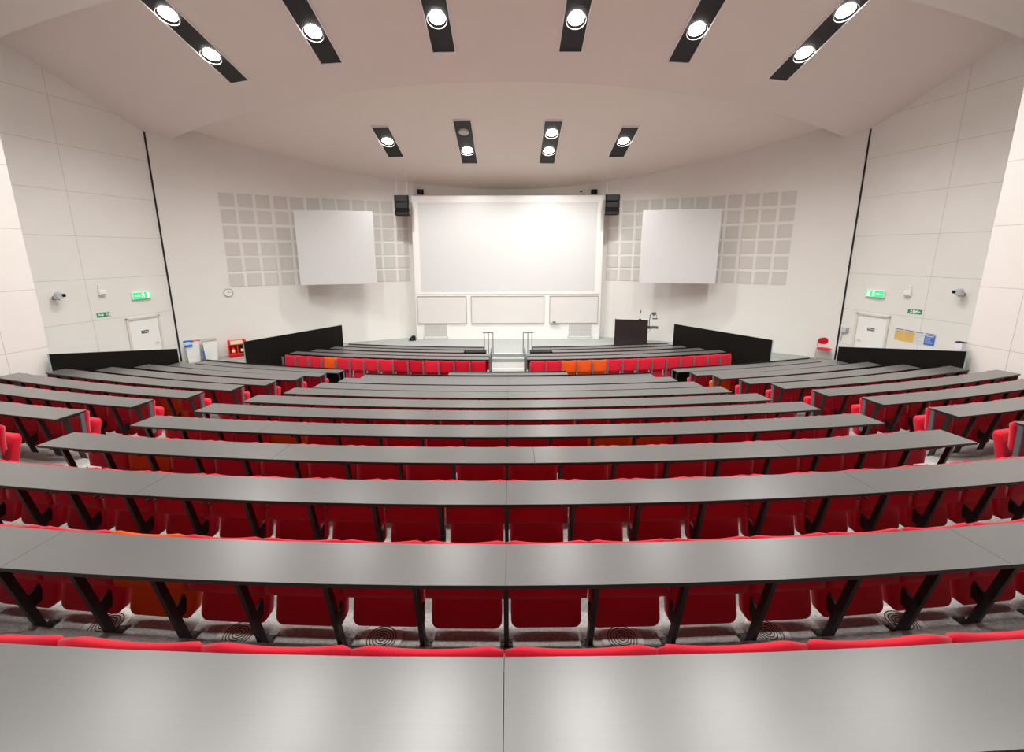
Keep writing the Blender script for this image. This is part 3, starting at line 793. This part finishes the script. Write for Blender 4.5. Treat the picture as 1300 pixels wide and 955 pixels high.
# small green arrow signs
for side, (pa, pb) in (('left', ((129, 400.2), (137.5, 399.0))), ('right', ((1155.3, 395.5), (1164.3, 396.2)))):
    for q, (px, py) in enumerate((pa, pb)):
        isarrow = (q == 0) == (side == 'left')
        t, s = wthing('direction_sign', 'small green sign with a white %s on the %s wall, %s of the pair' % ('arrow' if isarrow else 'figure', side, 'left' if q == 0 else 'right'), 'sign', px, py, 'small green signs on the side walls')
        m = MB(); m.box(-0.105, 0.105, -0.012, 0.0, -0.075, 0.075); b_ = m.build('sign_plate', M['green'], t)
        m = MB()
        if isarrow:
            m.box(-0.06, 0.06, -0.014, -0.012, -0.016, 0.016); dd = -1 if side == 'right' else 1
            m.prism([(0.055*dd, 0.055), (0.11*dd, 0), (0.055*dd, -0.055)], -0.014, -0.012); m.prism([(-0.06, 0.03), (0.0, 0.03), (0, 0.05), (-0.06, 0.05)], -0.014, -0.012)
        else:
            man(m, 0, 0, 0.15, -0.014, -0.012, 1); m.box(0.05, 0.10, -0.014, -0.012, -0.055, 0.055)
        m.build('pictogram', M['white'], b_)
# alarm sounder boxes
for side, px, py in (('left', 129.5, 369), ('right', 1152.5, 370)):
    t, s = wthing('wall_sensor', 'small white two-part wall sensor beside the exit sign on the %s wall' % side, 'sensor', px, py)
    m = MB(); m.box(-0.10, 0.10, -0.10, 0, -0.16, 0.02); m.build('sensor_body', M['white'], t, bevel=0.012)
    m = MB(); m.box(-0.075, 0.075, -0.05, 0, 0.02, 0.19); m.cyl((0, -0.055, 0.1), (0, -0.05, 0.1), 0.03, 12); m.build('upper_cover', M['wall'], t, bevel=0.01)
    m = MB(); m.box(-0.08, 0.08, -0.104, -0.10, -0.14, -0.11); m.build('lower_slot', M['line'], t)
# wall cameras
for side, px, py in (('left', 70, 376), ('right', 1222, 371.5)):
    t, s = wthing('security_camera', 'grey camera on a bracket on the %s wall' % side, 'camera', px, py)
    m = MB(); m.cyl((0, 0, -0.06), (0, -0.03, -0.06), 0.07, 16); m.cyl((0, -0.03, -0.06), (0.0, -0.20, -0.10), 0.03, 10); m.build('bracket', M['line'], t)
    m = MB(); m.cyl((0, -0.20, -0.08), (0, -0.20, 0.09), 0.11, 20, 0.095); m.cyl((0, -0.20, 0.09), (0, -0.20, 0.13), 0.095, 20, 0.05); m.build('camera_housing', mat('camera_grey_'+side, (0.45, 0.47, 0.52), 0.3, noise=0.03, nscale=10), t, smooth=False)
    m = MB(); dx = 0.10 if s < 0 else -0.10; m.cyl((dx*0.7, -0.26, 0.02), (dx*1.15, -0.31, 0.02), 0.05, 14); m.build('camera_lens', M['black'], t)
# notices on the right wall
for px, py, mm, lab in ((1140.5, 424.8, 'yellow', 'yellow notice sheet on the right wall, next to the door'), (1152.8, 427, 'yellow', 'yellow notice sheet on the right wall, beside the white one'), (1165, 429.6, 'paper', 'white notice sheet on the right wall between yellow and blue sheets'), (1178.5, 431.6, 'poster_blue', 'blue notice sheet on the right wall, furthest from the door')):
    t, s = wthing('notice_sheet', lab, 'notice', px, py, 'notices on the right wall')
    m = MB(); m.box(-0.17, 0.17, -0.008, 0, -0.21, 0.23); bk = m.build('backing', M['paper'], t)
    m = MB(); m.box(-0.15, 0.15, -0.012, -0.008, -0.19, 0.155); sh = m.build('sheet', M[mm], t)
    m = MB(); ink = 'ink' if mm != 'poster_blue' else 'paper'
    random.seed(int(px))
    m.box(-0.11, 0.11, -0.014, -0.012, 0.10, 0.125)
    for q in range(6):
        m.box(-0.12, -0.12+random.uniform(0.1, 0.24), -0.0135, -0.012, 0.055-q*0.036, 0.063-q*0.036)
    m.build('printed_lines', M['line'] if mm != 'poster_blue' else M['paper'], sh)
    m = MB(); m.box(-0.14, 0.10, -0.0135, -0.008, 0.18, 0.20); m.build('heading', M['ink'], bk)
# card reader by the right door, small dispenser
t, s = wthing('wall_phone', 'small grey intercom with a cord beside the right door', 'intercom', 1072, 419)
m = MB(); m.box(-0.13, 0.07, -0.09, 0, -0.10, 0.10); m.build('intercom_body', mat('pale_grey_plastic', (0.55, 0.58, 0.66), 0.4, noise=0.05, nscale=10), t, bevel=0.01)
m = MB(); m.box(0.08, 0.13, -0.10, 0, -0.09, 0.12); m.build('handset', M['line'], t, bevel=0.01)
m = MB(); m.tube([(-0.08, -0.03, -0.10), (-0.10, -0.04, -0.25), (-0.12, -0.03, -0.45)], 0.012, 6); m.build('cord', M['line'], t)
d_ = ray(1226, 438.5); tt = (PX+0.16*PY - CAM.x)/(d_.x+0.16*d_.y); p = CAM + d_*tt
t = thing('hand_sanitiser_dispenser', 'small white dispenser with dark top at the edge of the right wall', 'dispenser', (11.20, 10.25, p.z), -math.atan2(1, 0.16))
m = MB(); m.box(-0.08, 0.08, -0.14, 0.0, -0.12, 0.06); m.build('dispenser_body', M['paper'], t, bevel=0.01)
m = MB(); m.box(-0.085, 0.085, -0.145, 0.0, 0.06, 0.09); m.build('dispenser_top', M['black'], t, bevel=0.01)

# ------------------------------------------------------------------ things along the stage wall
def bin_(name, label, x, y, rz, w_, d_2, h_):
    t = thing(name, label, 'bin', (x, y, 0), rz)
    m = MB(); a = w_/2*0.86; b = w_/2; c = d_2/2
    m.hexa([(-a, -c*0.86, 0), (a, -c*0.86, 0), (a, c*0.86, 0), (-a, c*0.86, 0), (-b, -c, h_), (b, -c, h_), (b, c, h_), (-b, c, h_)])
    m.build('bin_body', M['white'], t, bevel=0.015); return t
rz0 = math.atan(2*12.8/31.3)
t = bin_('recycling_bin', 'white bin with blue and red ring lids in the left corner of the stage', -12.86, 16.98, rz0, 0.46, 0.40, 0.80)
m = MB(); m.box(-0.24, 0.24, -0.21, 0.21, 0.80, 0.83); m.build('bin_lid', M['white'], t, bevel=0.01)
m = MB(); m.torus((-0.13, -0.04, 0.87), 0.13, 0.035, (0, 0.25, 1), 24, 8); m.cyl((-0.27, -0.2, 0.70), (0.0, -0.22, 0.72), 0.045, 10); m.build('blue_opening_ring', M['blue'], t, smooth=True)
m = MB(); m.torus((0.15, -0.04, 0.87), 0.12, 0.03, (0, 0.25, 1), 24, 8); m.build('red_opening_ring', M['salmon'], t, smooth=True)
t = bin_('pedal_bin', 'plain white bin beside the blue and red lidded bin', -12.38, 17.30, rz0, 0.48, 0.42, 0.82)
m = MB(); m.box(-0.25, 0.25, -0.22, 0.22, 0.82, 0.86); m.build('bin_lid', M['line'], t, bevel=0.01)
m = MB(); m.box(-0.27, -0.235, -0.24, -0.1, 0.1, 0.42); m.build('blue_side_tag', M['blue'], t)
# red fire point
t = thing('fire_point_stand', 'bright red fire extinguisher stand on the floor beside the black partition', 'fire equipment stand', (-11.62, 17.88, 0), math.atan(2*11.7/31.3))
m = MB(); m.box(-0.33, 0.33, 0.14, 0.17, 0.0, 0.70); m.box(-0.33, -0.30, -0.17, 0.17, 0, 0.70); m.box(0.30, 0.33, -0.17, 0.17, 0, 0.70)
m.box(-0.33, 0.33, -0.17, 0.17, 0.0, 0.13); m.box(-0.33, 0.33, -0.17, 0.17, 0.53, 0.56); m.box(-0.02, 0.01, -0.17, 0.14, 0.13, 0.53); m.box(-0.33, 0.33, -0.17, -0.15, 0.0, 0.16)
m.build('cabinet_shell', M['bright_red'], t, bevel=0.006)
m = MB(); m.box(-0.24, 0.20, -0.16, -0.13, 0.57, 0.72); m.build('cream_header_card', M['cream'], t)
m = MB(); m.prism([(-0.33, 0.56), (-0.25, 0.56), (-0.25, 0.74), (-0.33, 0.70)], -0.17, 0.17); m.prism([(0.25, 0.56), (0.33, 0.56), (0.33, 0.70), (0.25, 0.74)], -0.17, 0.17); m.build('raised_cheek', M['bright_red'], t)
def extinguisher(x, body, label):
    base = t.matrix_world
    q = Matrix.Translation(t.location) @ Matrix.Rotation(t.rotation_euler.z, 4, 'Z') @ Vector((x, -0.02, 0.135))
    e = thing('fire_extinguisher', label, 'fire extinguisher', q, t.rotation_euler.z)
    m = MB(); m.cyl((0, 0, 0), (0, 0, 0.26), 0.07, 16); m.cyl((0, 0, 0.26), (0, 0, 0.31), 0.07, 16, 0.03); m.build('cylinder_body', body, e, smooth=False)
    m = MB(); m.cyl((0, 0, 0.31), (0, 0, 0.345), 0.02, 10); m.box(-0.02, 0.09, -0.012, 0.012, 0.34, 0.36); m.build('valve_handle', M['black'], e)
    m = MB(); m.box(-0.05, 0.05, -0.078, -0.066, 0.08, 0.2); m.build('instruction_label', M['cream'], e)
extinguisher(-0.16, M['bright_red'], 'red extinguisher with cream label in the left half of the stand')
extinguisher(0.16, M['black'], 'dark extinguisher with cream label in the right half of the stand')

# red chair on the right
t = thing('stacking_chair', 'red upholstered chair with chrome legs standing by the right stage corner', 'chair', (12.95, 17.0, 0), -math.atan(2*12.9/31.3)+0.25)
def ellipsoid(mb, c, rx, ry, rz_, n=20, k=10):
    V = []; Fc = []
    for j in range(k+1):
        ph = -PI/2 + PI*j/k
        for i in range(n):
            a = 2*PI*i/n; V.append((c[0]+rx*math.cos(ph)*math.cos(a), c[1]+ry*math.cos(ph)*math.sin(a), c[2]+rz_*math.sin(ph)))
    for j in range(k):
        for i in range(n): Fc.append((j*n+i, j*n+(i+1) % n, (j+1)*n+(i+1) % n, (j+1)*n+i))
    mb.add(V, Fc)
m = MB(); ellipsoid(m, (-0.03, -0.02, 0.45), 0.27, 0.25, 0.045); m.build('seat', M['red'], t, smooth=True)
m = MB(); ellipsoid(m, (0.03, 0.24, 0.74), 0.27, 0.035, 0.145); m.build('backrest', M['red'], t, smooth=True)
for sx in (-1, 1):
    for sy in (-1, 1):
        m = MB(); m.cyl((sx*0.21-0.03, sy*0.18, 0.43), (sx*0.235-0.03, sy*0.22, 0), 0.011, 8); m.build('leg', M['chrome'], t)
m = MB()
for sx in (-1, 1): m.tube([(sx*0.21, 0.18, 0.43), (sx*0.22, 0.27, 0.5), (sx*0.22, 0.27, 0.72)], 0.011, 8)
m.build('back_frame', M['chrome'], t)

# ------------------------------------------------------------------ lectern, visualiser, microphone
LX0, LX1, LY = 4.98, 6.46, 19.55
t = thing('lectern', 'large dark lectern standing on the right side of the stage', 'lectern', ((LX0+LX1)/2, LY, 0), -0.25)
def lec(x, y): return ((LX0+LX1)/2 + x*math.cos(-0.25) - y*math.sin(-0.25), LY + x*math.sin(-0.25) + y*math.cos(-0.25))
hw = (LX1-LX0)/2
m = MB(); m.box(-hw, hw, 0, 0.03, 0.0, 1.28); m.build('front_panel', M['lectern'], t, bevel=0.004)
for s in (-1, 1):
    m = MB(); m.box(min(s*hw, s*(hw-0.03)), max(s*hw, s*(hw-0.03)), 0.03, 0.75, 0.0, 1.20); m.build('side_panel', M['lectern'], t)
m = MB(); m.hexa([(-hw, 0.0, 1.24), (hw, 0.0, 1.24), (hw, 0.8, 1.08), (-hw, 0.8, 1.08), (-hw, 0.0, 1.28), (hw, 0.0, 1.28), (hw, 0.8, 1.12), (-hw, 0.8, 1.12)]); m.build('work_surface', M['lectern'], t)
m = MB(); m.box(-hw+0.03, hw-0.03, 0.05, 0.7, 0.45, 0.48); m.build('shelf', M['lectern'], t)
m = MB(); m.box(hw, hw+0.20, 0.2, 0.55, 0.84, 0.87); m.tube([(hw, 0.3, 0.6), (hw+0.18, 0.3, 0.84)], 0.012, 6); m.build('side_bracket', M['chrome'], t)
tm = thing('gooseneck_microphone', 'slim gooseneck microphone rising from the lectern top', 'microphone', (*lec(0.38, 0.08), 1.265))
m = MB(); m.cyl((0, 0, 0), (0, 0, 0.05), 0.075, 16, 0.05); m.build('base', M['black'], tm)
m = MB(); m.tube([(0, 0, 0.05), (0.005, 0.02, 0.2), (0.01, 0.0, 0.34)], 0.006, 6); m.build('gooseneck', M['line'], tm)
m = MB(); m.cyl((0.01, 0, 0.34), (0.012, -0.01, 0.45), 0.02, 10); m.build('microphone_head', M['dark_grey'], tm)
tv = thing('document_camera', 'document camera on an arm and dark tray at the lectern side', 'document camera', (*lec(0.74+0.18, 0.36), 0.87), -0.25)
m = MB(); m.box(-0.16, 0.30, -0.17, 0.17, 0.0, 0.07); m.build('base_tray', M['dark_grey'], tv, bevel=0.01)
m = MB(); m.tube([(-0.10, 0, 0.05), (-0.10, 0, 0.35), (-0.08, 0, 0.62), (0.02, -0.02, 0.68)], 0.018, 8); m.build('arm', M['dark_grey'], tv)
m = MB(); m.box(-0.02, 0.17, -0.07, 0.06, 0.63, 0.74); m.cyl((0.07, -0.01, 0.63), (0.07, -0.01, 0.57), 0.035, 12); m.build('camera_head', M['grey_steel'], tv, bevel=0.02)
m = MB(); m.tube([(0.17, 0, 0.66), (0.22, 0, 0.5), (0.22, 0, 0.44)], 0.01, 6); m.box(0.02, 0.24, -0.05, 0.05, 0.42, 0.46); m.build('lamp_arm', M['dark_grey'], tv)

# small black floor speaker by the left foot of the board
t = thing('floor_device', 'small black wedge box on the stage floor at the left foot of the board', 'loudspeaker', (-4.85, 21.15, 0), 0.3)
m = MB(); m.prism([(-0.16, 0), (0.16, 0), (0.16, 0.22), (0.02, 0.24), (-0.16, 0.06)], -0.12, 0.12); m.build('wedge_body', M['black'], t, bevel=0.01)
m = MB(); m.cyl((-0.02, -0.125, 0.10), (-0.02, -0.119, 0.10), 0.05, 12); m.build('driver_cone', M['dark_grey'], t)

# ------------------------------------------------------------------ handrails at the centre steps and black side tables
for side, sg in (('left', -1), ('right', 1)):
    t = thing('handrail', 'thin steel handrail on the %s of the centre steps' % side, 'handrail', (sg*0.80, 18.1, 0))
    for k2, (x, y, zb_) in enumerate(((-0.14, 0.16, 0.0), (0.06, 0.16, 0.0), (0.24, 0.16, 0.0))):
        m = MB(); m.cyl((sg*x, y, zb_), (sg*x, y, 0.93), 0.018, 10); m.cyl((sg*x, y, zb_), (sg*x, y, zb_+0.01), 0.045, 12); m.build('post', M['grey_steel'], t)
    m = MB(); m.tube([(sg*-0.14, 0.16, 0.93), (sg*0.30, 0.16, 0.93)], 0.02, 10); m.build('top_rail', M['grey_steel'], t)
    # aisle end panels with steel edge
    t = thing('aisle_barrier', 'grey steel barrier frame at the inner end of the front %s desks' % side, 'barrier', (sg*0.62, 14.9, 0))
    for y in (-0.9, -0.15, 0.6):
        m = MB(); zb_ = 0.0 if y < -0.2 else (-0.12 if y < 0.7 else -0.2); m.cyl((0, y, zb_), (0, y, 0.86), 0.02, 8); m.build('post', M['grey_steel'], t)
    m = MB(); m.tube([(0, -0.9, 0.86), (0, 0.6, 0.86)], 0.02, 8); m.tube([(0, -0.9, 0.35), (0, 0.6, 0.35)], 0.014, 8); m.build('rail', M['grey_steel'], t)
    m = MB(); m.box(-0.006, 0.006, -0.86, 0.56, 0.37, 0.82); m.build('infill_panel', M['dark_grey'], t)
    t = thing('black_side_table', 'small black table filling the gap in the front %s desks by the steps' % side, 'table', (sg*1.28, 16.62, -0.2))
    m = MB(); m.box(-0.42, 0.42, -0.22, 0.22, 0.66, 0.69); m.build('table_top', M['blackboard'], t, bevel=0.005)
    m = MB(); m.box(-0.40, 0.40, 0.18, 0.20, 0.2, 0.66); m.box(-0.40, 0.40, -0.20, -0.18, 0.52, 0.66); m.build('apron', M['blackboard'], t)
    for sx in (-1, 1):
        for sy in (-1, 1):
            m = MB(); m.box(sx*0.38-0.018, sx*0.38+0.018, sy*0.17-0.018, sy*0.17+0.018, 0, 0.66); m.build('leg', M['steel'], t)

# ------------------------------------------------------------------ round swirl diffusers in the floor
zf = front_floor_of('K')
for k, (x, nm) in enumerate(((-3.10, 'leftmost'), (-2.02, 'second from left'), (-0.93, 'just left of centre'), (0.86, 'just right of centre'), (1.97, 'second from right'), (3.06, 'rightmost'))):
    y = ROWS['K'][0] + bulge(x) + 0.39
    t = thing('floor_air_diffuser', 'round swirl air outlet in the carpet beneath the second desk, %s' % nm, 'air vent', (x, y, zf), 0, 'round floor air outlets')
    m = MB(); m.cyl((0, 0, 0), (0, 0, 0.006), 0.155, 32); m.build('outer_plate', mat('diffuser_plate_%d' % k, (0.52, 0.52, 0.48), 0.5, noise=0.1, nscale=20), t)
    m = MB()
    for q in range(5):
        m.torus((0, 0, 0.008), 0.022+q*0.021, 0.0036, (0, 0, 1), 28, 5)
    m.build('dark_ring_slots', M['dark_grey'], t, smooth=True)

for o in SC.objects:
    l = o.get('label')
    if l:
        o['label'] = l.replace('nearest row from the camera', 'row nearest the camera').replace('nearest from camera', 'nearest the camera')
